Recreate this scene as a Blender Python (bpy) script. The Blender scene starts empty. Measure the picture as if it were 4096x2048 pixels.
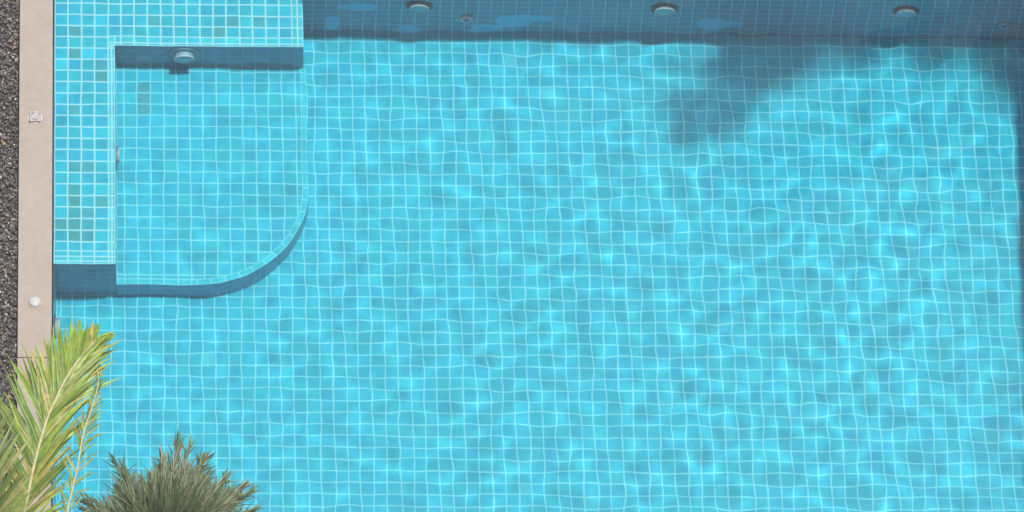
import bpy, bmesh, math, random
import numpy as np
from mathutils import Vector, Matrix
random.seed(7); rng = np.random.default_rng(11)
S = bpy.context.scene
COL = S.collection

# ------------------------------------------------------------------ frame of the pool: two ground directions
AL, BE = 0.07441, 0.09879
EX = Vector((math.cos(AL), math.sin(AL), 0)); EY = Vector((-math.sin(BE), math.cos(BE), 0)); EZ = Vector((0, 0, 1))
def W(u, v, z=0.0):
    return EX * u + EY * v + EZ * z

# ------------------------------------------------------------------ camera
F, CX, CY, CH, TH, RO = 23991.0, 3.66791, -23.874, 40.20202, 0.504332, 0.0743166
cd = bpy.data.cameras.new('camera'); cam = bpy.data.objects.new('camera', cd); COL.objects.link(cam)
cd.sensor_width = 36.0; cd.lens = F / 4096 * 36.0; cd.clip_start = 0.5; cd.clip_end = 2000
r = Vector((1, 0, 0)); up = Vector((0, math.cos(TH), math.sin(TH))); fw = Vector((0, math.sin(TH), -math.cos(TH)))
r2 = r * math.cos(RO) + up * math.sin(RO); u2 = up * math.cos(RO) - r * math.sin(RO)
m = Matrix.Identity(4)
for i in range(3):
    m[i][0], m[i][1], m[i][2] = r2[i], u2[i], -fw[i]
m.translation = Vector((CX, CY, CH)); cam.matrix_world = m
S.camera = cam

# ------------------------------------------------------------------ sun, sky, exposure
SUNV = (EX * 0.215 + EY * 0.098 + EZ).normalized()          # towards the sun: high, a little behind the far wall and to the right
ld = bpy.data.lights.new('sun', 'SUN'); ld.energy = 3.6; ld.angle = math.radians(4.0); ld.color = (1.0, 0.965, 0.91)
sun = bpy.data.objects.new('sun', ld); COL.objects.link(sun)
sun.rotation_euler = SUNV.to_track_quat('Z', 'Y').to_euler(); sun.location = SUNV * 30
ld.cycles.is_caustics_light = True
w = bpy.data.worlds.new('World'); S.world = w; w.use_nodes = True
wn = w.node_tree.nodes; bg = wn['Background']
sky = wn.new('ShaderNodeTexSky'); sky.sky_type = 'NISHITA'; sky.sun_disc = False
sky.sun_elevation = math.asin(SUNV.z); sky.sun_rotation = math.atan2(SUNV.x, SUNV.y)
sky.air_density = 1.0; sky.dust_density = 5.0; sky.ozone_density = 1.0
w.node_tree.links.new(sky.outputs[0], bg.inputs[0]); bg.inputs[1].default_value = 0.10
S.view_settings.view_transform = 'Standard'; S.view_settings.look = 'None'
S.view_settings.exposure = 0.20; S.view_settings.gamma = 1.0; S.view_settings.use_curve_mapping = False
c = S.cycles
c.caustics_refractive = True; c.caustics_reflective = False; c.blur_glossy = 0.5
c.max_bounces = 10; c.diffuse_bounces = 3; c.glossy_bounces = 3; c.transmission_bounces = 8; c.transparent_max_bounces = 8
c.sample_clamp_indirect = 4.0; c.sample_clamp_direct = 0.0
c.use_denoising = True; c.denoiser = 'OPENIMAGEDENOISE'; c.use_adaptive_sampling = False

# ------------------------------------------------------------------ material helpers
class NT:
    def __init__(s, name):
        s.m = bpy.data.materials.new(name); s.m.use_nodes = True
        s.t = s.m.node_tree; s.n = s.t.nodes; s.bsdf = s.n['Principled BSDF']; s.out = s.n['Material Output']
    def new(s, typ, **kw):
        x = s.n.new('ShaderNode' + typ)
        for k, v in kw.items(): setattr(x, k, v)
        return x
    def link(s, a, b): s.t.links.new(a, b)
    def math(s, op, a, b=None, clamp=False):
        x = s.new('Math', operation=op); x.use_clamp = clamp
        for i, q in enumerate((a, b)):
            if q is None: continue
            if isinstance(q, (int, float)): x.inputs[i].default_value = q
            else: s.link(q, x.inputs[i])
        return x.outputs[0]
    def mix(s, f, a, b, mode='MIX'):
        x = s.new('Mix', data_type='RGBA', blend_type=mode)
        for i, q in ((0, f), (6, a), (7, b)):
            if isinstance(q, (int, float)): x.inputs[i].default_value = q
            elif isinstance(q, tuple): x.inputs[i].default_value = (*q, 1)
            else: s.link(q, x.inputs[i])
        return x.outputs[2]
    def noise(s, scale, detail=3, rough=.5, vec=None, dist=0):
        x = s.new('TexNoise'); x.inputs['Scale'].default_value = scale; x.inputs['Detail'].default_value = detail
        x.inputs['Roughness'].default_value = rough; x.inputs['Distortion'].default_value = dist
        s.link(vec if vec is not None else s.new('NewGeometry').outputs['Position'], x.inputs['Vector'])
        return x.outputs[0]
    def ramp(s, f, stops, interp='LINEAR'):
        x = s.new('ValToRGB'); x.color_ramp.interpolation = interp
        e = x.color_ramp.elements
        while len(e) < len(stops): e.new(.5)
        for q, (p, col) in zip(e, stops): q.position = p; q.color = (*col, 1)
        s.link(f, x.inputs[0]); return x.outputs[0]
    def bump(s, h, strength, dist=.01):
        x = s.new('Bump'); x.inputs['Strength'].default_value = strength; x.inputs['Distance'].default_value = dist
        s.link(h, x.inputs['Height']); s.link(x.outputs[0], s.bsdf.inputs['Normal'])

def simple(name, col, rough=.5, metal=0.0, var=0.0, scale=30):
    t = NT(name); t.bsdf.inputs['Roughness'].default_value = rough; t.bsdf.inputs['Metallic'].default_value = metal
    nz = t.noise(scale, 4)
    lo = tuple(x * (1 - var) for x in col); hi = tuple(min(1, x * (1 + var)) for x in col)
    t.link(t.ramp(nz, [(.3, lo), (.7, hi)]), t.bsdf.inputs['Base Color'])
    return t.m

# pool mosaic: every tile carries its own glaze (colour attribute) and its distance to its four edges (two UV maps)
def tile_material(name, grout_col, grout=0.0053, soft=0.007, patch=False):
    t = NT(name)
    ua = t.new('UVMap', uv_map='edge_a').outputs[0]; ub = t.new('UVMap', uv_map='edge_b').outputs[0]
    sa = t.new('SeparateXYZ'); sb = t.new('SeparateXYZ'); t.link(ua, sa.inputs[0]); t.link(ub, sb.inputs[0])
    d = t.math('MINIMUM', t.math('MINIMUM', sa.outputs[0], sa.outputs[1]), t.math('MINIMUM', sb.outputs[0], sb.outputs[1]))
    nz = t.noise(60, 2)
    d2 = t.math('ADD', d, t.math('MULTIPLY', t.math('SUBTRACT', nz, .5), .0016))
    mask = t.new('MapRange'); mask.interpolation_type = 'SMOOTHSTEP'
    mask.inputs[1].default_value = grout - soft * .5; mask.inputs[2].default_value = grout + soft * .5
    mask.inputs[3].default_value = 1; mask.inputs[4].default_value = 0
    t.link(d2, mask.inputs[0]); g = mask.outputs[0]
    att = t.new('Attribute', attribute_name='glaze').outputs['Color']
    # glaze pooling inside a tile
    gl = t.noise(11, 3)
    body = t.mix(1.0, att, t.ramp(gl, [(.28, (.82, .86, .9)), (.72, (1.14, 1.1, 1.06))]), 'MULTIPLY')
    if patch:   # pale blue blotches mixed into the wall mosaic colour
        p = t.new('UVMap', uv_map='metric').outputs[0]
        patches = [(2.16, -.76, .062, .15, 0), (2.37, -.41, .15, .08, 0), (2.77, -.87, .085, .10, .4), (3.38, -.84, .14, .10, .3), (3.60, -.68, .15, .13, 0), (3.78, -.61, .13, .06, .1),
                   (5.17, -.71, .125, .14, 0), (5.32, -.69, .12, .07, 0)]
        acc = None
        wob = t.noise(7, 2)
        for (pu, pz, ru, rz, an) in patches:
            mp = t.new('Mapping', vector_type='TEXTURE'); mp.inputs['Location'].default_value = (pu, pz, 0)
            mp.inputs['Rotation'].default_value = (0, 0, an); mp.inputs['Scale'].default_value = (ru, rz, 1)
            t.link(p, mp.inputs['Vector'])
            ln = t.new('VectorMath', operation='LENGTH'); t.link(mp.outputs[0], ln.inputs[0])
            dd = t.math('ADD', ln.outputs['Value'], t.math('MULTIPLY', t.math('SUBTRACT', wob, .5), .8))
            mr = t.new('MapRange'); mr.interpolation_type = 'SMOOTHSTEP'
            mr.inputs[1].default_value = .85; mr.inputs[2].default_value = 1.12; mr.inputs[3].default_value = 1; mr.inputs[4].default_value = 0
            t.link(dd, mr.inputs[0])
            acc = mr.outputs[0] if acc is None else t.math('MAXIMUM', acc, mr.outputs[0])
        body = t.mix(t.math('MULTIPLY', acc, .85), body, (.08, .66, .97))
    colr = t.mix(g, body, grout_col)
    t.link(colr, t.bsdf.inputs['Base Color'])
    rr = t.mix(g, (.22, .22, .22), (.7, .7, .7)); t.link(rr, t.bsdf.inputs['Roughness'])
    t.bsdf.inputs['IOR'].default_value = 1.25
    return t.m
GROUT = (.18, .80, .94)
M_TILE = tile_material('pool_mosaic', GROUT)
M_BENCH = tile_material('bench_mosaic', (.36, .86, .94), grout=.0062)
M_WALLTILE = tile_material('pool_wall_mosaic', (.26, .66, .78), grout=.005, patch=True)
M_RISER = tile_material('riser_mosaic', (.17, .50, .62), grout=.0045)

# ------------------------------------------------------------------ mesh helpers
def link(o, parent=None):
    COL.objects.link(o)
    if parent is not None: o.parent = parent
    return o
def meshobj(name, verts, faces, mat, parent=None, smooth=False):
    me = bpy.data.meshes.new(name); me.from_pydata([tuple(v) for v in verts], [], faces)
    if mat: me.materials.append(mat)
    if smooth:
        for p in me.polygons: p.use_smooth = True
    me.update()
    return link(bpy.data.objects.new(name, me), parent)
def tag(o, label=None, cat=None, group=None, kind=None):
    for k, v in (('label', label), ('category', cat), ('group', group), ('kind', kind)):
        if v: o[k] = v
    return o
def empty(name, loc, label, cat, group=None):
    o = bpy.data.objects.new(name, None); o.location = loc; o.empty_display_size = .1; link(o)
    return tag(o, label, cat, group)

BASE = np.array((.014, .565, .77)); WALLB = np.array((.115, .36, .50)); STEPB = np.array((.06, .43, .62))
VAR = [1.0]
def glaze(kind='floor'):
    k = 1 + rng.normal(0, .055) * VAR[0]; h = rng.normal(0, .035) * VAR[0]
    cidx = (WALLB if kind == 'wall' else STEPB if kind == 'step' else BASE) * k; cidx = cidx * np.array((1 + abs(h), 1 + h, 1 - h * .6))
    if kind == 'grey': cidx = cidx + (np.array((.055, .41, .47)) - cidx) * rng.uniform(.55, 1.05)
    if kind == 'pale': cidx = np.array((.055, .66, .83))
    return tuple(np.clip(cidx, .01, .95))

def clip(poly, hull):
    """poly clipped by convex counter-clockwise hull (2-D)"""
    out = poly
    for i in range(len(hull)):
        a, b = hull[i], hull[(i + 1) % len(hull)]
        src, out = out, []
        if not src: break
        def side(p): return (b[0] - a[0]) * (p[1] - a[1]) - (b[1] - a[1]) * (p[0] - a[0])
        for j in range(len(src)):
            p, q = src[j], src[(j + 1) % len(src)]
            sp, sq = side(p), side(q)
            if sp >= 0: out.append(p)
            if (sp >= 0) != (sq >= 0):
                tt = sp / (sp - sq); out.append((p[0] + (q[0] - p[0]) * tt, p[1] + (q[1] - p[1]) * tt))
    return out

class Tiles:
    """collects tile quads; each tile remembers its own edges"""
    def __init__(s): s.v, s.f, s.a, s.b, s.c, s.mt = [], [], [], [], [], []
    def cell(s, to3, x0, x1, y0, y1, col, hull=None, full=None):
        poly = [(x0, y0), (x1, y0), (x1, y1), (x0, y1)]
        if hull is not None:
            poly = clip(poly, hull)
            if len(poly) < 3: return
        i0 = len(s.v)
        for (x, y) in poly:
            s.v.append(to3(x, y)); s.a.append((x - x0, y - y0)); s.b.append((x1 - x, y1 - y)); s.c.append(col); s.mt.append((x, y))
        s.f.append(tuple(range(i0, i0 + len(poly))))
    def grid(s, to3, xs, ys, kindf=None, hull=None, skip=None):
        for i in range(len(xs) - 1):
            for j in range(len(ys) - 1):
                if skip and skip(.5 * (xs[i] + xs[i + 1]), .5 * (ys[j] + ys[j + 1])): continue
                k = kindf(i, j) if kindf else 'floor'
                s.cell(to3, xs[i], xs[i + 1], ys[j], ys[j + 1], glaze(k), hull)
    def build(s, name, mat, parent=None):
        me = bpy.data.meshes.new(name); off = parent.location if parent is not None else Vector((0, 0, 0))
        me.from_pydata([tuple(v - off) for v in s.v], [], s.f); me.materials.append(mat)
        idx = np.array([l.vertex_index for l in me.loops])
        for nm, arr in (('edge_a', s.a), ('edge_b', s.b), ('metric', s.mt)):
            me.uv_layers.new(name=nm).data.foreach_set('uv', np.array(arr, dtype=np.float32)[idx].ravel())
        ca = me.color_attributes.new('glaze', 'FLOAT_COLOR', 'CORNER')
        cc = np.ones((len(idx), 4), dtype=np.float32); cc[:, :3] = np.array(s.c, dtype=np.float32)[idx]
        ca.data.foreach_set('color', cc.ravel())
        me.update()
        o = bpy.data.objects.new(name, me); o.cycles.is_caustics_receiver = True
        return link(o, parent)

def lines(lo, hi, origin, pitch):
    k0 = math.ceil((lo - origin) / pitch + 1e-6); out = [lo]; k = k0
    while origin + k * pitch < hi - .012:
        x = origin + k * pitch
        if x - lo > .012: out.append(x)
        k += 1
    out.append(hi); return out

def box(bm, x0, x1, y0, y1, z0, z1, sk=0):
    vs = [bm.verts.new(W(x + (sk * (y - VT) if x == x0 else 0), y, z)) for z in (z0, z1) for x, y in ((x0, y0), (x1, y0), (x1, y1), (x0, y1))]
    for f in ((3, 2, 1, 0), (4, 5, 6, 7), (0, 1, 5, 4), (1, 2, 6, 5), (2, 3, 7, 6), (3, 0, 4, 7)):
        bm.faces.new([vs[i] for i in f])
def bmobj(name, bm, mat, parent=None, bevel=0, smooth=False):
    if bevel:
        bmesh.ops.bevel(bm, geom=bm.edges[:], offset=min(bevel, .008) if bevel < .01 else bevel * .45, segments=2 if bevel < .01 else 3, affect='EDGES', profile=.6)
    bmesh.ops.recalc_face_normals(bm, faces=bm.faces[:])
    me = bpy.data.meshes.new(name); bm.to_mesh(me); bm.free(); me.materials.append(mat)
    if smooth:
        for p in me.polygons: p.use_smooth = True
    o = bpy.data.objects.new(name, me); o.cycles.is_caustics_receiver = True
    return link(o, parent)

# ------------------------------------------------------------------ measures
UL, UR, VT, VB = -.02, 7.75, .43, -4.75            # pool walls
SKEW = .05                                         # the right wall is a little out of parallel
VA = VT + .15                                      # the bench runs a little further back than the long wall
ZF, ZP, ZB, ZC = -.97, -.70, -.28, .06              # floor, sunken seat platform, bench, coping top
BU, BRU, BV = .45, 1.925, -1.95                     # bench: inner edge, right end, lower end
PR, PV, PRAD = 1.945, -1.96, .87                    # platform right edge, lower edge, corner radius

# ------------------------------------------------------------------ pool floor
VAR[0] = .45
T = Tiles()
fxs, fys = lines(UL, UR, .008, .1), lines(VB, VT, .445, .1)
paleset = {(int(np.searchsorted(fxs, a)) - 1, int(np.searchsorted(fys, b)) - 1) for a, b in ((3.528, .197), (3.813, -.1), (1.155, -2.477), (3.552, -3.573), (3.27, -2.404))}
T.grid(lambda x, y: W(x, y, ZF), lines(UL, UR, .008, .1), lines(VB, VT, .445, .1),
       lambda i, j: 'pale' if (i, j) in paleset else 'floor')
floor_o = tag(T.build('pool_floor', M_TILE), kind='structure')

# walls of the pool
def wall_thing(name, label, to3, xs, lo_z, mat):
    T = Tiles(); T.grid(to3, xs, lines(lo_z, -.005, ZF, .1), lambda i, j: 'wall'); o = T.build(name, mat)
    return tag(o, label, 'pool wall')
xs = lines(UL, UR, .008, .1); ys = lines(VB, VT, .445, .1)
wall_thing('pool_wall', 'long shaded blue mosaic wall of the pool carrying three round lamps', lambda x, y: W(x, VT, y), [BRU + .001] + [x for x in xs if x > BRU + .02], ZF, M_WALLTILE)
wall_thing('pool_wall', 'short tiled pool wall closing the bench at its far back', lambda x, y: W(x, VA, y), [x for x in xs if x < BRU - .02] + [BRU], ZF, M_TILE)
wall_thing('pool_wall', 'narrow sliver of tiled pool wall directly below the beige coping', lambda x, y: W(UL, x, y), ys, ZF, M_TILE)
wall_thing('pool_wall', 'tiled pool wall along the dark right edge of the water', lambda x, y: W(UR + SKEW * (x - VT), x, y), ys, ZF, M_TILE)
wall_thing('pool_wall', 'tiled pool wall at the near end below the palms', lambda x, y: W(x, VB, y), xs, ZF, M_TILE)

# ------------------------------------------------------------------ the L-shaped bench
VAR[0] = 1.15
bench = empty('tiled_bench', W(.2, -.5, ZB), 'L-shaped blue mosaic bench just under the water beside the coping', 'pool bench')
bx = [UL] + [-.018 + .103 * k for k in range(1, 19)] + [1.88, BRU]
bx[0] = UL
N1 = [.397]                                           # inner edge strip of the long arm
by_all = [.384 - .1018 * k for k in range(0, 23)]     # row lines
grey = {(1, 2), (1, 4), (3, 5), (3, 6), (7, 1), (13, 1), (15, 1), (12, 2), (1, 9), (1, 14), (2, 14), (1, 16), (1, 17), (3, 17), (1, 18), (2, 18), (1, 19), (2, 19), (1, 20), (2, 20), (0, 19)}
def bench_rows(lo, hi): return lines(lo, hi, .384, .1018)
T = Tiles()
def bench_kind(x, y):
    i = int((x + .018) // .103); j = int(math.floor((.384 - y) / .1018))
    return 'grey' if (i, j) in grey else 'floor'
top = lambda x, y: W(x, y, ZB)
longx = [UL, .084, .187, .290, .397]
xs1, ys1 = longx, bench_rows(-1.837, VA)
for i in range(len(xs1) - 1):
    for j in range(len(ys1) - 1):
        T.cell(top, xs1[i], xs1[i + 1], ys1[j], ys1[j + 1], glaze(bench_kind(.5 * (xs1[i] + xs1[i + 1]), .5 * (ys1[j] + ys1[j + 1]))))
armx = [.397] + [-.018 + .103 * k for k in range(5, 19)]
ys2 = bench_rows(.085, VA)
for i in range(len(armx) - 1):
    for j in range(len(ys2) - 1):
        T.cell(top, armx[i], armx[i + 1], ys2[j], ys2[j + 1], glaze(bench_kind(.5 * (armx[i] + armx[i + 1]), .5 * (ys2[j] + ys2[j + 1]))))
T.build('seat_top', M_BENCH, bench)
def strip(name, to3, along, across, parent):
    T = Tiles()
    for j in range(len(across) - 1):
        for i in range(len(along) - 1):
            g = np.array(glaze()) * np.array((1.8, 1.2, 1.1))
            T.cell(to3, along[i], along[i + 1], across[j], across[j + 1], tuple(g))
    return T.build(name, M_BENCH if parent is bench else M_TILE, parent)
ZN = ZB + .003
strip('edge_trim', lambda x, y: W(y, x, ZN), bench_rows(-1.837, .0), [.397, .423, BU], bench)           # inner side of the long arm
strip('edge_trim', lambda x, y: W(x, y, ZN), longx + [.423, BU], [BV, -1.925, -1.885, -1.837], bench)       # lower end
strip('edge_trim', lambda x, y: W(x, y, ZN), [.397, .45] + armx[1:], [0, .026, .085], bench)                # above the sunken seat
strip('edge_trim', lambda x, y: W(y, x, ZN), [0, .026] + bench_rows(.085, VA)[0:], [1.834, 1.88, BRU], bench)   # right end
def riser(name, to3, along, z0, z1, parent, mat=None):
    T = Tiles(); T.grid(to3, along, lines(z0, z1, z0, .1), lambda i, j: 'wall'); return T.build(name, mat or M_RISER, parent)
wellx = lambda a, b: lines(a, b, .512, .1033)
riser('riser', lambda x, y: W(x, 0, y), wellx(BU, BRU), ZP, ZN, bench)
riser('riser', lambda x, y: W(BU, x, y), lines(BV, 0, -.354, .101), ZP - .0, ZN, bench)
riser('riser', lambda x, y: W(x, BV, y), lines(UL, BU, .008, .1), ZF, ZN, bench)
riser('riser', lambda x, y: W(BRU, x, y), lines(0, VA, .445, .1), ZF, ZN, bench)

# ------------------------------------------------------------------ sunken seat platform with its rounded corner
VAR[0] = .6
plat = empty('sunken_seat', W(1.2, -1, ZP), 'blue mosaic seat platform with one rounded corner, one step below the bench', 'pool platform')
arc = [(PR - PRAD + PRAD * math.sin(a), PV + PRAD - PRAD * math.cos(a)) for a in [math.radians(d) for d in np.linspace(0, 90, 25)]]
TRIM = .05
arc_in = [(PR - PRAD + (PRAD - TRIM) * math.sin(a), PV + PRAD - (PRAD - TRIM) * math.cos(a)) for a in [math.radians(d) for d in np.linspace(0, 90, 25)]]
hull = [(BU, PV + TRIM)] + arc_in + [(PR - TRIM, 0), (BU, 0)]
T = Tiles()
px_, py_ = wellx(BU, PR), [PV + TRIM, PV + .085] + lines(PV + .085, 0, -.354, .101)[1:]
pgrey = {(1, 16), (1, 15), (1, 14)}
for i in range(len(px_) - 1):
    for j in range(len(py_) - 1):
        xm, ym = .5 * (px_[i] + px_[i + 1]), .5 * (py_[j] + py_[j + 1])
        k = 'grey' if (.61 < xm < .73 and -.47 < ym < -.15) else 'floor'
        col = glaze(k)
        if k == 'grey': col = (.045, .45, .55)
        T.cell(lambda x, y: W(x, y, ZP), px_[i], px_[i + 1], py_[j], py_[j + 1], col, hull)
T.build('seat_top', M_TILE, plat)
ZPN = ZP + .003
def ribbon(name, outer, inner, z, parent, seg):
    T = Tiles()
    for k in range(len(outer) - 1):
        g = tuple(np.array(glaze()) * np.array((1.7, 1.18, 1.12)))
        i0 = len(T.v); q = [outer[k], outer[k + 1], inner[k + 1], inner[k]]
        L = math.dist(outer[k], outer[k + 1]); H = math.dist(outer[k], inner[k])
        for (x, y), a, b in zip(q, ((.02, 0), (.02, 0), (.02, H), (.02, H)), ((.02, H), (.02, H), (.02, 0), (.02, 0))):
            T.v.append(W(x, y, z)); T.c.append(g); T.mt.append((x, y))
        ends = k % seg == 0, k % seg == seg - 1
        for t_, (n) in enumerate(q):
            l = 0 if t_ in (0, 3) else L
            hgt = 0 if t_ in (0, 1) else H
            T.a.append((l if ends[0] else .03, hgt)); T.b.append((L - l if ends[1] else .03, H - hgt))
        T.f.append((i0, i0 + 1, i0 + 2, i0 + 3))
    return T.build(name, M_TILE, parent)
ribbon('edge_trim', arc, arc_in, ZPN, plat, 2)
strip('edge_trim', lambda x, y: W(y, x, ZPN), lines(PV + PRAD, 0, -.354, .101), [PR - TRIM, PR], plat)
xe = PR - PRAD
strip('edge_trim', lambda x, y: W(x, y, ZPN), wellx(BU, xe), [PV, PV + TRIM], plat)
# outer riser following the curve
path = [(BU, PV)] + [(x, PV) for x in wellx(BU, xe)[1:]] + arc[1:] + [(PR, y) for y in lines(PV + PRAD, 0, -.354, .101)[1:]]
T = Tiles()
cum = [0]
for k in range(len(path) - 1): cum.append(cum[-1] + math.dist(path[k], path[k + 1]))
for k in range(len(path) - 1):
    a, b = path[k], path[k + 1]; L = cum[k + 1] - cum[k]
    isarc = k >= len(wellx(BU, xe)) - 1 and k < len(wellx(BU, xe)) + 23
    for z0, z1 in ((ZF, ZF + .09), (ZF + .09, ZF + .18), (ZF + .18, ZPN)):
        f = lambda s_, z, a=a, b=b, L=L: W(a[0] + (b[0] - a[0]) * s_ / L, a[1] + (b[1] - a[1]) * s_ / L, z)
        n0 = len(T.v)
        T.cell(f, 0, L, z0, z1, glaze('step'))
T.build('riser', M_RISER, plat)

# ------------------------------------------------------------------ water surface: real ripples
def ripples(X, Y):
    rg = np.random.default_rng(5); h = np.zeros_like(X)
    n = 110
    for i in range(n):
        lam = .16 * (.70 / .16) ** rg.random()
        k = 2 * math.pi / lam; th = rg.uniform(0, 2 * math.pi); ph = rg.uniform(0, 2 * math.pi)
        s = .0295 * (lam / .3) ** .2 * (2 / n) ** .5 * 1.0
        # slow change of strength over the pool
        px, py, pp = rg.uniform(-1.6, 1.6), rg.uniform(-1.6, 1.6), rg.uniform(0, 6.28)
        env = .8 + .75 * np.sin(px * X + py * Y + pp)
        h += s / k * env * np.sin(k * (X * math.cos(th) + Y * math.sin(th)) + ph)
    amp = .62 + .5 * np.clip((X - .3) / 6.5, 0, 1) + .12 * np.clip(-Y / 4, 0, 1)
    return h * amp
nx, ny = 640, 430
gu = np.linspace(UL - .012, UR + .01, nx); gv = np.linspace(VB - .01, VA + .01, ny)
GU, GV = np.meshgrid(gu, gv); H = ripples(GU, GV)
H *= np.clip((GU - UL + .02) / .12, .15, 1)
P = GU[..., None] * np.array(EX) + GV[..., None] * np.array(EY); P[..., 2] += H
me = bpy.data.meshes.new('water'); nv = nx * ny
me.vertices.add(nv); me.vertices.foreach_set('co', P.reshape(-1).astype(np.float32))
ii = (np.arange(ny - 1)[:, None] * nx + np.arange(nx - 1)[None, :]).ravel()
quads = np.stack([ii, ii + 1, ii + nx + 1, ii + nx], 1).astype(np.int32)
me.loops.add(quads.size); me.loops.foreach_set('vertex_index', quads.ravel())
me.polygons.add(len(quads)); me.polygons.foreach_set('loop_start', np.arange(0, quads.size, 4, dtype=np.int32))
me.polygons.foreach_set('use_smooth', np.ones(len(quads), dtype=bool))
me.update(calc_edges=True); me.validate()
wt = NT('pool_water'); wt.n.remove(wt.bsdf)
gl = wt.new('BsdfGlass'); gl.inputs['IOR'].default_value = 1.333; gl.inputs['Roughness'].default_value = 0; gl.inputs['Color'].default_value = (.985, 1, 1, 1)
wt.link(gl.outputs[0], wt.out.inputs[0]); me.materials.append(wt.m)
wo = link(bpy.data.objects.new('water', me)); tag(wo, kind='structure')
wo.cycles.is_caustics_caster = True

# ------------------------------------------------------------------ coping
ct = NT('travertine')
n1 = ct.noise(2.2, 5, .6); n2 = ct.noise(14, 5, .65); n3 = ct.noise(120, 3, .6)
cc = ct.ramp(n1, [(.35, (.275, .245, .215)), (.5, (.325, .297, .280)), (.66, (.350, .318, .318))])
cc = ct.mix(.6, cc, ct.ramp(n2, [(.3, (.262, .228, .185)), (.6, (.345, .318, .305))]))
cc = ct.mix(.35, cc, ct.ramp(n3, [(.3, (.24, .215, .19)), (.65, (.355, .332, .322))]))
vor = ct.new('TexVoronoi'); vor.inputs['Scale'].default_value = 1.35; vor.inputs['Randomness'].default_value = 1
ct.link(ct.new('NewGeometry').outputs['Position'], vor.inputs['Vector'])
spot = ct.new('MapRange'); spot.inputs[1].default_value = .012; spot.inputs[2].default_value = .03; spot.inputs[3].default_value = .6; spot.inputs[4].default_value = 0
ct.link(vor.outputs['Distance'], spot.inputs[0])
cc = ct.mix(spot.outputs[0], cc, (.25, .2, .16))
cc = ct.mix(1.0, cc, (1.055, .995, .915), 'MULTIPLY')
ct.link(cc, ct.bsdf.inputs['Base Color']); ct.bsdf.inputs['Roughness'].default_value = .75; ct.bump(n3, .25, .003)
M_COP = ct.m
def coping(label, slabs, sk=0):
    x0 = slabs[0]; o = empty('pool_coping', W(.5 * (x0[0] + x0[1]), .5 * (x0[2] + x0[3]), 0), label, 'coping')
    for (a, b, c_, d) in slabs:
        bm = bmesh.new(); box(bm, a, b, c_, d, 0.008, ZC, sk); s = bmobj('coping_slab', bm, M_COP, None, .005)
        s.parent = o; s.matrix_parent_inverse = Matrix.Translation(-o.location)
    return o
CL0, CL1 = -.285, -.028
coping('beige stone coping strip between dark gravel and the tiled bench', [(CL0, CL1, -2.896, VA + .27), (CL0, CL1, VB - .3, -2.902)])
coping('beige stone coping on top of the long shaded wall', [(CL1 + .004, BRU + .05, VA + .006, VA + .27), (BRU + .054, 4.8, VT + .006, VA + .27), (4.804, UR + .27, VT + .006, VA + .27)])
coping('beige stone coping along the right pool edge', [(UR + .006, UR + .27, -2.5, VT + .002), (UR + .006, UR + .27, VB - .3, -2.504)], SKEW)
coping('beige stone coping at the near pool end below the palms', [(CL1 + .004, 3.3, VB - .3, VB - .008), (3.304, UR + SKEW * (VB - VT - .3) - .002, VB - .3, VB - .008)])

# ------------------------------------------------------------------ ground round the pool
gt = NT('paving'); gn = gt.noise(1.3, 6, .6); gt.link(gt.ramp(gn, [(.3, (.10, .095, .085)), (.7, (.17, .16, .145))]), gt.bsdf.inputs['Base Color']); gt.bsdf.inputs['Roughness'].default_value = .9
R = 400; a0, a1, b0, b1 = CL0 + .03, UR + .24, VB - .27, VA + .24
verts = [W(-R, -R, -.03), W(R, -R, -.03), W(R, R, -.03), W(-R, R, -.03), W(a0, b0, -.03), W(a1, b0, -.03), W(a1, b1, -.03), W(a0, b1, -.03)]
g = meshobj('ground', verts, [(0, 1, 5, 4), (1, 2, 6, 5), (2, 3, 7, 6), (3, 0, 4, 7)], gt.m); tag(g, kind='structure')

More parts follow.
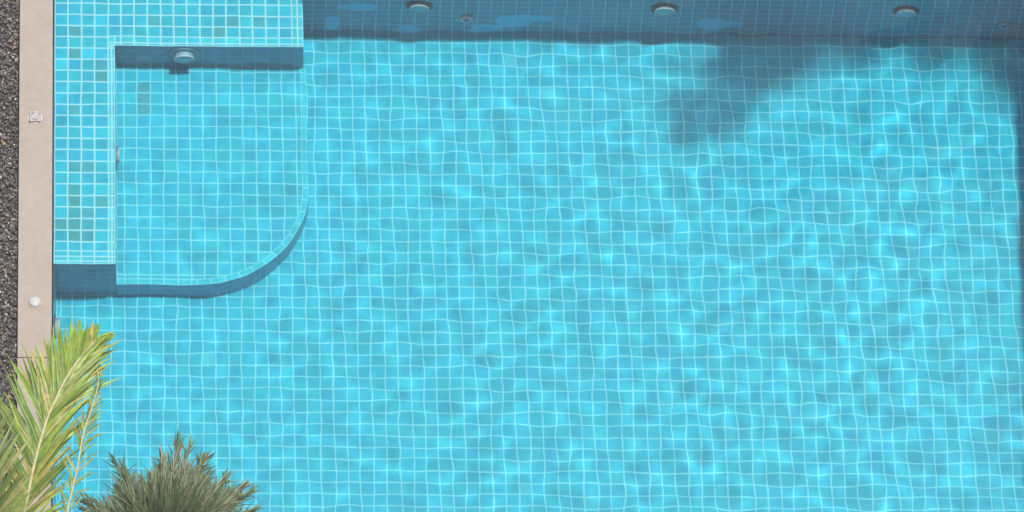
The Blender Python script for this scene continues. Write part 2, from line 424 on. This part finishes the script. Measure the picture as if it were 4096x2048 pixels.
# gravel bed: loose pebbles
pt = NT('gravel_stone'); att = pt.new('Attribute', attribute_name='stone').outputs['Color']
pt.link(pt.mix(.5, att, pt.ramp(pt.noise(90, 4), [(.3, (.5, .5, .5)), (.7, (1.4, 1.4, 1.4))]), 'MULTIPLY'), pt.bsdf.inputs['Base Color']); pt.bsdf.inputs['Roughness'].default_value = .55
bm = bmesh.new(); bmesh.ops.create_icosphere(bm, subdivisions=1, radius=1); tv = np.array([v.co[:] for v in bm.verts]); tf = np.array([[v.index for v in f.verts] for f in bm.faces]); bm.free()
V, Fc, Cc = [], [], []; off = 0
gx0, gx1, gy0, gy1 = -.66, CL0 - .004, -5.6, .75
npeb = 9000
for i in range(npeb):
    x, y = rng.uniform(gx0, gx1), rng.uniform(gy0, gy1); sz = .007 + .009 * rng.random() ** 1.7
    s3 = sz * rng.uniform(.65, 1.25, 3)
    v = tv * (1 + rng.normal(0, .13, (len(tv), 1))) * s3
    q = rng.normal(size=4); q /= np.linalg.norm(q); w_, a, b, c_ = q
    Rm = np.array([[1 - 2 * (b * b + c_ * c_), 2 * (a * b - c_ * w_), 2 * (a * c_ + b * w_)], [2 * (a * b + c_ * w_), 1 - 2 * (a * a + c_ * c_), 2 * (b * c_ - a * w_)], [2 * (a * c_ - b * w_), 2 * (b * c_ + a * w_), 1 - 2 * (a * a + b * b)]])
    v = v @ Rm.T
    base = np.array(EX) * min(x, gx1 - sz) + np.array(EY) * y + np.array((0, 0, -.022 + rng.random() * .028))
    V.append(v + base); Fc.append(tf + off); off += len(tv)
    t_ = rng.random()
    g0 = rng.lognormal(-2.3, .42); colr = np.array((g0 * 1.14, g0, g0 * .9))
    if t_ < .03: colr = np.array((.55, .52, .5)) * rng.uniform(.6, 1.2)
    elif t_ < .06: colr = np.array((.32, .2, .11)) * rng.uniform(.6, 1.3)
    elif t_ < .12: colr = np.array((.12, .10, .05)) * rng.uniform(.6, 1.3)
    elif t_ < .25: colr = np.array((.2, .2, .21)) * rng.uniform(.6, 1.2)
    Cc.append(np.repeat(np.append(np.clip(colr, .01, .8), 1)[None], len(tv), 0))
V = np.concatenate(V); Fc = np.concatenate(Fc); Cc = np.concatenate(Cc)
me = bpy.data.meshes.new('gravel'); me.vertices.add(len(V)); me.vertices.foreach_set('co', V.astype(np.float32).ravel())
me.loops.add(Fc.size); me.loops.foreach_set('vertex_index', Fc.astype(np.int32).ravel()); me.polygons.add(len(Fc)); me.polygons.foreach_set('loop_start', np.arange(0, Fc.size, 3, dtype=np.int32))
me.update(calc_edges=True); ca = me.color_attributes.new('stone', 'FLOAT_COLOR', 'POINT'); ca.data.foreach_set('color', Cc.astype(np.float32).ravel())
me.materials.append(pt.m); go = link(bpy.data.objects.new('gravel', me)); tag(go, 'dark grey gravel bed with scattered pale and tan stones beside coping', 'gravel', kind='stuff')
bt = simple('gravel_soil', (.035, .031, .028), .95, 0, .4, 40)
gb = meshobj('gravel_soil', [W(gx0, gy0, -.026), W(gx1 + .003, gy0, -.026), W(gx1 + .003, gy1, -.026), W(gx0, gy1, -.026)], [(0, 1, 2, 3)], bt); tag(gb, kind='structure')

# ------------------------------------------------------------------ pool lamps and inlets
M_STEEL = simple('brushed_steel', (.13, .12, .11), .5, .0, .25, 60)
M_PALE = simple('pale_plastic', (.16, .42, .48), .5, 0, .1, 40)
M_WHITE = simple('white_ring', (.50, .66, .72), .4, 0, .05, 40)
M_LENS = simple('frosted_lens', (.16, .60, .70), .3, 0, .08, 50)
M_CHROME = simple('lamp_side', (.22, .55, .66), .4, 0, .12, 30)
def lathe(bm, prof, axis, side, upv, seg=40, cap=True):
    rings = []
    for (rad, h) in prof:
        rings.append([bm.verts.new(axis * h + side * (rad * math.cos(2 * math.pi * k / seg)) + upv * (rad * math.sin(2 * math.pi * k / seg))) for k in range(seg)])
    for a, b in zip(rings, rings[1:]):
        for k in range(seg):
            bm.faces.new((a[k], a[(k + 1) % seg], b[(k + 1) % seg], b[k]))
    if cap: bm.faces.new(rings[-1])
def pool_lamp(pos, axis, label, flange_mat, r=.078, fr=.125, prot=.06):
    side = axis.cross(EZ).normalized()
    o = empty('pool_lamp', pos, label, 'pool lamp', 'round lamps set in the pool tiles')
    bm = bmesh.new(); lathe(bm, [(fr, .001), (fr, .007), (fr - .006, .010), (r - .004, .010)], axis, side, EZ, cap=False); bmobj('mounting_flange', bm, flange_mat, o)
    bm = bmesh.new(); lathe(bm, [(r - .004, .004), (r - .004, prot - .014)], axis, side, EZ, cap=False); bmobj('housing', bm, M_CHROME, o, smooth=True)
    bm = bmesh.new(); lathe(bm, [(r - .006, prot - .016), (r + .002, prot - .014), (r + .003, prot - .003), (r - .001, prot), (r - .011, prot), (r - .013, prot - .005)], axis, side, EZ, cap=False); bmobj('bezel', bm, M_WHITE, o)
    bm = bmesh.new(); lathe(bm, [(r - .012, prot - .006)] + [((r - .012) * math.cos(t), prot - .006 + .007 * math.sin(t)) for t in (.4, .8, 1.15, 1.4)], axis, side, EZ); bmobj('lens', bm, M_LENS, o, smooth=True)
    return o
for uu, lb in ((2.842, 'round pool lamp on the shaded wall, nearest to the bench end'), (4.78, 'round pool lamp on the shaded wall, middle of the three there'), (6.69, 'round pool lamp on the shaded wall, nearest the dark right side')):
    pool_lamp(W(uu, VT - .001, -.365), -EY, lb, M_STEEL, fr=.108, prot=.036)
pool_lamp(W(.99, -.001, -.434), -EY, 'round pale pool lamp in the dark riser above the sunken seat', M_PALE)
pool_lamp(W(BU + .001, -.90, -.50), EX, 'pool lamp seen edge-on in the bench side facing the sunken seat', M_PALE, r=.06, fr=.085, prot=.03)
pool_lamp(W(UL + .001, -2.47, -.38), EX, 'pool lamp seen edge-on below the coping above the bright palm', M_STEEL, r=.085, fr=.115, prot=.045)
def inlet(pos, axis, label, mat):
    side = axis.cross(EZ).normalized()
    o = empty('inlet_fitting', pos, label, 'pool inlet', 'return inlets in the shaded wall')
    bm = bmesh.new(); lathe(bm, [(.052, .001), (.052, .018), (.045, .028), (.029, .028), (.022, .018)], axis, side, EZ, cap=False); bmobj('inlet_ring', bm, mat, o)
    bm = bmesh.new(); lathe(bm, [(.024, .004), (.018, .014), (.010, .016)], axis, side, EZ); bmobj('nozzle', bm, M_STEEL, o)
inlet(W(3.22, VT - .001, -.60), -EY, 'small white ring inlet between two pale spots on the shaded wall', M_WHITE)
inlet(W(7.49, VT - .001, -.64), -EY, 'faint grey ring inlet in the darkest right corner of the shaded wall', M_CHROME)

# caps set in the coping
cp = empty('coping_light', W(-.157, -2.427, ZC), 'round white dome cap set in the coping near the palm', 'deck light')
bm = bmesh.new(); lathe(bm, [(.060, .0005), (.060, .003), (.050, .004)], EZ, EX, EY); bmobj('base_ring', bm, simple('aged_ring', (.36, .29, .22), .7, 0, .2, 60), cp)
bm = bmesh.new(); lathe(bm, [(.047, .004), (.046, .012), (.040, .020), (.028, .026), (.012, .029)], EZ, EX, EY); bmobj('dome', bm, simple('opal_dome', (.44, .45, .46), .5, 0, .10, 40), cp, smooth=True)
cq = empty('coping_light', W(-.162, -.805, ZC), 'square clear cap with grey slots set in the coping beside the bench', 'deck light')
M_CLR = simple('clear_cap', (.36, .35, .35), .4, 0, .3, 80); M_SLOT = simple('grey_slot', (.22, .21, .22), .5, 0, .3, 80)
bm = bmesh.new(); lathe(bm, [(.058, .0005), (.058, .003), (.04, .004)], EZ, EX, EY); bmobj('base_ring', bm, simple('stained_ring', (.50, .43, .37), .75, 0, .15, 60), cq)
def boxat(x0, x1, y0, y1, z0, z1, name, mat, par, bev):
    bm = bmesh.new(); box(bm, x0, x1, y0, y1, z0, z1); bmobj(name, bm, mat, par, bev)
boxat(-.045, .045, -.045, .045, .004, .022, 'glass_cap', M_CLR, cq, .019)
boxat(-.030, -.006, .012, .036, .0205, .0235, 'slot', M_SLOT, cq, .001)
boxat(-.018, .028, -.037, -.022, .0205, .0235, 'slot', M_SLOT, cq, .001)
boxat(.030, .040, .005, .034, .0205, .0235, 'slot', M_SLOT, cq, .001)

# ------------------------------------------------------------------ palms
def leaf_mat(name, tint, transl=.35):
    t = NT(name); att = t.new('Attribute', attribute_name='leaf').outputs['Color']
    colr = t.mix(1, att, t.ramp(t.noise(25, 3), [(.3, tuple(x * .8 for x in tint)), (.7, tuple(x * 1.2 for x in tint))]), 'MULTIPLY')
    t.link(colr, t.bsdf.inputs['Base Color']); t.bsdf.inputs['Roughness'].default_value = .42
    tr = t.new('BsdfTranslucent'); t.link(colr, tr.inputs['Color'])
    mx = t.new('MixShader'); mx.inputs[0].default_value = transl
    t.link(t.bsdf.outputs[0], mx.inputs[1]); t.link(tr.outputs[0], mx.inputs[2]); t.link(mx.outputs[0], t.out.inputs[0])
    return t.m
M_LEAF = leaf_mat('palm_leaflet', (1, 1, 1)); M_DRY = leaf_mat('plume_leaflet', (1, 1, 1), .2)
M_RACH = simple('pale_rachis', (.50, .46, .25), .6, 0, .2, 30); M_RACH2 = simple('brown_rachis', (.2, .16, .1), .7, 0, .25, 30)
M_TRUNK = simple('palm_trunk_bark', (.16, .13, .10), .9, 0, .35, 18)

def catmull(pts, n):
    P = [Vector(p) for p in pts]; P = [P[0] * 2 - P[1]] + P + [P[-1] * 2 - P[-2]]; out = []
    for i in range(n + 1):
        s = i / n * (len(P) - 3); k = min(int(s), len(P) - 4); t = s - k; a, b, c_, d = P[k:k + 4]
        out.append(.5 * ((2 * b) + (c_ - a) * t + (2 * a - 5 * b + 4 * c_ - d) * t * t + (3 * b - a - 3 * c_ + d) * t ** 3))
    return out
def tube(name, pts, r0, r1, mat, parent, seg=7):
    bm = bmesh.new(); prev = None
    for i, p in enumerate(pts):
        t = (pts[min(i + 1, len(pts) - 1)] - pts[max(i - 1, 0)]).normalized(); s = t.cross(EZ)
        s = s.normalized() if s.length > 1e-3 else EX.copy(); n = s.cross(t); rr = r0 + (r1 - r0) * i / (len(pts) - 1)
        ring = [bm.verts.new(p + s * (rr * math.cos(6.2832 * k / seg)) + n * (rr * math.sin(6.2832 * k / seg))) for k in range(seg)]
        if prev:
            for k in range(seg): bm.faces.new((prev[k], prev[(k + 1) % seg], ring[(k + 1) % seg], ring[k]))
        prev = ring
    bm.faces.new(prev); return bmobj(name, bm, mat, parent, smooth=True)

def leaflet(V, Fs, C, base, d, nrm, L, wd, droop, colr, segs=5, fold=.35):
    d = d.normalized(); s = d.cross(nrm).normalized(); n = s.cross(d).normalized(); i0 = len(V)
    pos = base.copy(); dirv = d.copy()
    for k in range(segs + 1):
        f = k / segs
        ww = wd * (min(1, .35 + 2.2 * f) if f < .35 else max(.03, 1.0 - ((f - .35) / .65) ** 1.7)) * .5
        V.append(pos - s * ww + n * ww * fold); V.append(pos.copy()); V.append(pos + s * ww + n * ww * fold)
        tip = np.array(colr) * (1 + .25 * f)
        for sd in (.93, 1.08, 1.0): C.append(tuple(tip * sd))
        dirv = (dirv - EZ * (droop / segs)).normalized(); pos = pos + dirv * (L / segs)
        if k:
            a = i0 + 3 * (k - 1); b = a + 3
            Fs.append((a, a + 1, b + 1, b)); Fs.append((a + 1, a + 2, b + 2, b + 1))

def leaf_mesh(name, V, Fs, C, mat, parent):
    me = bpy.data.meshes.new(name); me.from_pydata([tuple(v) for v in V], [], Fs); me.materials.append(mat)
    ca = me.color_attributes.new('leaf', 'FLOAT_COLOR', 'POINT')
    ca.data.foreach_set('color', np.concatenate([np.array(C, dtype=np.float32), np.ones((len(C), 1), np.float32)], 1).ravel())
    for p in me.polygons: p.use_smooth = True
    me.update(); return link(bpy.data.objects.new(name, me), parent)

def frond(parent, pts, n, L, wd, aL, aR, cols, plume=False, rach=(.014, .004), rmat=None, lift=.25, droop=.5, mat=None, skipbase=.08, jit=4.5):
    """pts: rachis control points (world); leaflets on both sides, angle from the rachis growing smaller to the tip"""
    cur = catmull(pts, 40)
    fr = bpy.data.objects.new('frond', None); fr.location = cur[0]; link(fr, parent); fr.matrix_parent_inverse = Matrix.Translation(-parent.location)
    cur = [p - cur[0] for p in cur]
    tube('rachis', cur, rach[0], rach[1], rmat or M_RACH, fr)
    V, Fs, C = [], [], []
    for i in range(n):
        f = skipbase + (1 - skipbase) * (i + rng.uniform(-.3, .3)) / n; f = min(max(f, 0), 1); x = f * 40; k = min(int(x), 39); p = cur[k].lerp(cur[k + 1], x - k)
        t = (cur[min(k + 2, 40)] - cur[max(k - 1, 0)]).normalized(); s = t.cross(EZ).normalized(); n_ = s.cross(t)
        LL = L * (.55 + .45 * math.sin(math.pi * min(1, .18 + f * .75))) * rng.uniform(.85, 1.1) * (1 - .45 * max(0, f - .6) / .4)
        for sg, ang in ((-1, aL), (1, aR)):
            a = math.radians(ang * (1.1 - .5 * f) + rng.normal(0, jit))
            if plume:
                ph = rng.uniform(0, 6.283); side = s * math.cos(ph) + n_ * (math.sin(ph) * .8 + .15)
                d = t * math.cos(a) + side * math.sin(a)
            else:
                d = t * math.cos(a) + s * sg * math.sin(a) + n_ * (lift * rng.uniform(.4, 1.4) * math.sin(a))
            g0 = rng.random(); c0, c1 = np.array(cols[0]), np.array(cols[1]); colr = (c0 + (c1 - c0) * g0) * rng.uniform(.68, 1.28)
            if len(cols) > 2 and rng.random() < .16: colr = np.array(cols[2]) * rng.uniform(.7, 1.2)
            leaflet(V, Fs, C, p, d, n_, LL, wd * rng.uniform(.75, 1.15), droop * rng.uniform(.3, 1.3), colr)
    leaf_mesh('leaflets', V, Fs, C, mat or M_LEAF, fr)
    return fr

BRIGHT = [(.13, .25, .02), (.32, .40, .05), (.44, .38, .10)]
DEEP = [(.10, .15, .035), (.19, .25, .055), (.30, .29, .10)]
palm = empty('palm_tree', W(-.30, -5.95, -.02), 'palm with long bright yellow-green fronds overhanging the coping', 'palm tree')
def q(l): return [W(*p) for p in l]
crown = (-.30, -5.95, 2.25)
tube('trunk', [W(-.30, -5.95, z) - palm.location + EX * (.03 * math.sin(z * 2)) for z in np.linspace(-.02, 2.3, 14)], .11, .075, M_TRUNK, palm, 14)
frond(palm, q([crown, (-.137, -5.459, 2.55), (-.065, -5.169, 2.70), (.013, -4.894, 2.79), (.073, -4.743, 2.83), (.171, -4.531, 2.86), (.269, -4.365, 2.85), (.372, -4.20, 2.80)]), 112, .57, .031, 38, 28, BRIGHT, rach=(.014, .005), jit=6)
frond(palm, q([crown, (.108, -5.80, 2.75), (.19, -5.535, 2.90), (.25, -5.283, 2.95), (.278, -5.1, 2.97), (.311, -4.953, 2.97), (.359, -4.784, 2.95), (.394, -4.586, 2.9), (.383, -4.437, 2.85)]), 34, .21, .016, 24, 36, [(.16, .25, .035), (.30, .36, .065), (.38, .34, .1)], rach=(.007, .0035), droop=.9, jit=8)
for az, ln, rise in ((100, 1.5, .45), (135, 1.4, .2), (172, 1.5, .1), (215, 1.4, .2), (262, 1.5, .1), (305, 1.4, .25), (340, 1.3, .3)):
    dv = EX * math.cos(math.radians(az)) + EY * math.sin(math.radians(az)); b = W(*crown)
    frond(palm, [b, b + dv * ln * .33 + EZ * (.3 + rise * .6), b + dv * ln * .7 + EZ * (.28 + rise * .5), b + dv * ln + EZ * (-.1 + rise * .3)], 46, .5, .038, 44, 40, DEEP if az != 135 else BRIGHT)

GREYG = [(.028, .05, .02), (.135, .195, .07), (.25, .22, .13)]
plume = empty('palm_tree', W(.80, -5.6, -.02), 'low palm crown of fine grey-green plume fronds over the water', 'palm tree')
tube('trunk', [W(.80, -5.6, z) - plume.location for z in np.linspace(-.02, 1.62, 10)], .09, .07, M_TRUNK, plume, 14)
pc = Vector((.80, -5.56, 1.65)); pc_uv = (.80, -5.56, 1.9)
tips = [(.10, -5.22, 1.72), (.20, -5.02, 1.75), (.33, -4.90, 1.8), (.47, -4.78, 1.85), (.60, -4.69, 1.9), (.74, -4.62, 1.95), (.88, -4.60, 1.95), (1.00, -4.64, 1.92), (1.12, -4.69, 1.9), (1.22, -4.78, 1.88), (1.33, -4.90, 1.85), (1.41, -5.03, 1.8), (1.45, -5.18, 1.8), (1.46, -5.34, 1.75), (.72, -4.90, 1.95), (1.08, -4.95, 1.98), (.50, -5.0, 1.95), (1.28, -5.12, 1.95), (1.42, -5.08, 1.85), (1.30, -4.95, 1.88)]
tips += [tuple(Vector(a).lerp(Vector(b), rng.uniform(.35, .65)) + (Vector(pc_uv) - Vector(a)) * rng.uniform(0, .3)) for a, b in zip(tips[:13], tips[1:14])]
for i, tp in enumerate(tips):
    tpv = Vector(tp) + Vector((rng.normal(.02, .05), rng.normal(0, .06), 0)); mid = pc.lerp(tpv, .5) + Vector((0, 0, .17 + .08 * rng.random())); q1 = pc.lerp(tpv, .2) + Vector((0, 0, .12))
    frond(plume, q([tuple(pc), tuple(q1), tuple(mid), tuple(tpv)]), 80, .42, .0098, 23, 23, GREYG, plume=True, jit=15, rach=(.008, .003), rmat=M_RACH2, mat=M_DRY, droop=.55, skipbase=.12)
for az in (205, 240, 275, 310, 345):
    dv = EX * math.cos(math.radians(az)) + EY * math.sin(math.radians(az)); b = W(*pc)
    frond(plume, [b, b + dv * .25 + EZ * .15, b + dv * .5 + EZ * .15, b + dv * .75 - EZ * .05], 80, .34, .0115, 28, 28, GREYG, plume=True, rmat=M_RACH2, mat=M_DRY, droop=.3)

# ------------------------------------------------------------------ tree behind the far wall: its crown shades the upper right water
tree = empty('shade_tree', W(7.3, 1.9, -.02), 'leafy tree behind the shaded wall, its crown reaching over the water', 'tree')
SH = (.215, .098)
def lobe_at(u, v, h):   # where a crown clump must hang for its shade to lie at (u, v) of the floor
    return W(u + .155 + SH[0] * h, v + .07 + SH[1] * h, h)
lobes = [(5.25, -.15, 4.5, .33, 0.07), (5.47, .17, 4.7, .36, 0.13), (5.15, -.42, 4.3, .13, 0.28), (5.31, -.33, 4.3, .10, 0.23), (5.05, -.18, 4.3, .10, 0.20), (5.60, .22, 4.8, .19, 0.25), (5.35, .25, 4.6, .16, 0.25), (5.77, .06, 4.8, .10, 0.23), (5.5, .02, 4.6, .12, 0.20), (5.2, .08, 4.4, .10, 0.17), (4.95, .1, 4.4, .12, 0.11), (5.85, .3, 4.9, .2, .6), (4.84, -.24, 4.3, .15, .16), (4.9, -.45, 4.3, .12, .18), (6.3, .40, 5.2, .24, .45), (6.9, .38, 5.4, .24, .45), (7.4, .3, 5.6, .22, .5), (7.6, .0, 5.7, .2, .4), (6.2, 1.0, 5.6, .5, 1), (7.0, 1.1, 6.1, .6, 1), (7.8, .9, 6.0, .5, 1)]
V, Fs, C = [], [], []
base = W(7.3, 1.9, -.02)
for (lu, lv, lh0, lr, dn) in lobes:
    cpos = lobe_at(lu, lv, lh0 - 2.25) - base
    for i in range(int(620 * dn * (lr / .3) ** 2)):
        dvec = Vector(rng.normal(size=3)).normalized() * (lr * rng.random() ** .4); dvec.z *= .7
        ln = rng.uniform(.08, .15); dirv = Vector((rng.normal(), rng.normal(), rng.normal() * .35)).normalized()
        sdv = dirv.cross(EZ).normalized(); i0 = len(V); p = cpos + dvec
        V += [p, p + dirv * ln * .5 + sdv * ln * .24, p + dirv * ln, p + dirv * ln * .5 - sdv * ln * .24]
        k = rng.uniform(.6, 1.3); C += [(.05 * k, .1 * k, .025 * k)] * 4; Fs.append((i0, i0 + 1, i0 + 2, i0 + 3))
leaf_mesh('crown', V, Fs, C, M_LEAF, tree)
fork = Vector((.12, -.2, 1.3))
tube('trunk', [Vector((.12 * z / 1.3 + .04 * math.sin(z * 2.4), -.2 * z / 1.3, z)) for z in np.linspace(0, 1.3, 12)], .13, .08, M_TRUNK, tree, 12)
for (lu, lv, lh0, lr, dn) in lobes:
    e = lobe_at(lu, lv, lh0 - 2.25) - base; tube('branch', [fork, fork.lerp(e, .4) + EZ * .25, fork.lerp(e, .75) + EZ * .15, e], .02, .004, M_TRUNK, tree, 6)

# ------------------------------------------------------------------ added haze volume over the whole place, a veil lifting the dark tones
hz = bpy.data.materials.new('haze'); hz.use_nodes = True  # material of the added haze volume, lifts the dark tones
hz.node_tree.nodes.remove(hz.node_tree.nodes['Principled BSDF'])
pv = hz.node_tree.nodes.new('ShaderNodeVolumePrincipled'); pv.inputs['Density'].default_value = .0018; pv.inputs['Color'].default_value = (.92, .92, .93, 1); pv.inputs['Anisotropy'].default_value = 0.0
hz.node_tree.links.new(pv.outputs[0], hz.node_tree.nodes['Material Output'].inputs['Volume'])
bm = bmesh.new(); RR = 420
vs = [bm.verts.new((x, y, z)) for z in (-2.0, 46.0) for x, y in ((-RR, -RR), (RR, -RR), (RR, RR), (-RR, RR))]
for f in ((3, 2, 1, 0), (4, 5, 6, 7), (0, 1, 5, 4), (1, 2, 6, 5), (2, 3, 7, 6), (3, 0, 4, 7)): bm.faces.new([vs[i] for i in f])
me = bpy.data.meshes.new('haze'); bm.to_mesh(me); bm.free(); me.materials.append(hz); hzo = link(bpy.data.objects.new('haze', me)); tag(hzo, 'added thin pale haze over the pool, lifting its dark tones', 'haze', kind='stuff')
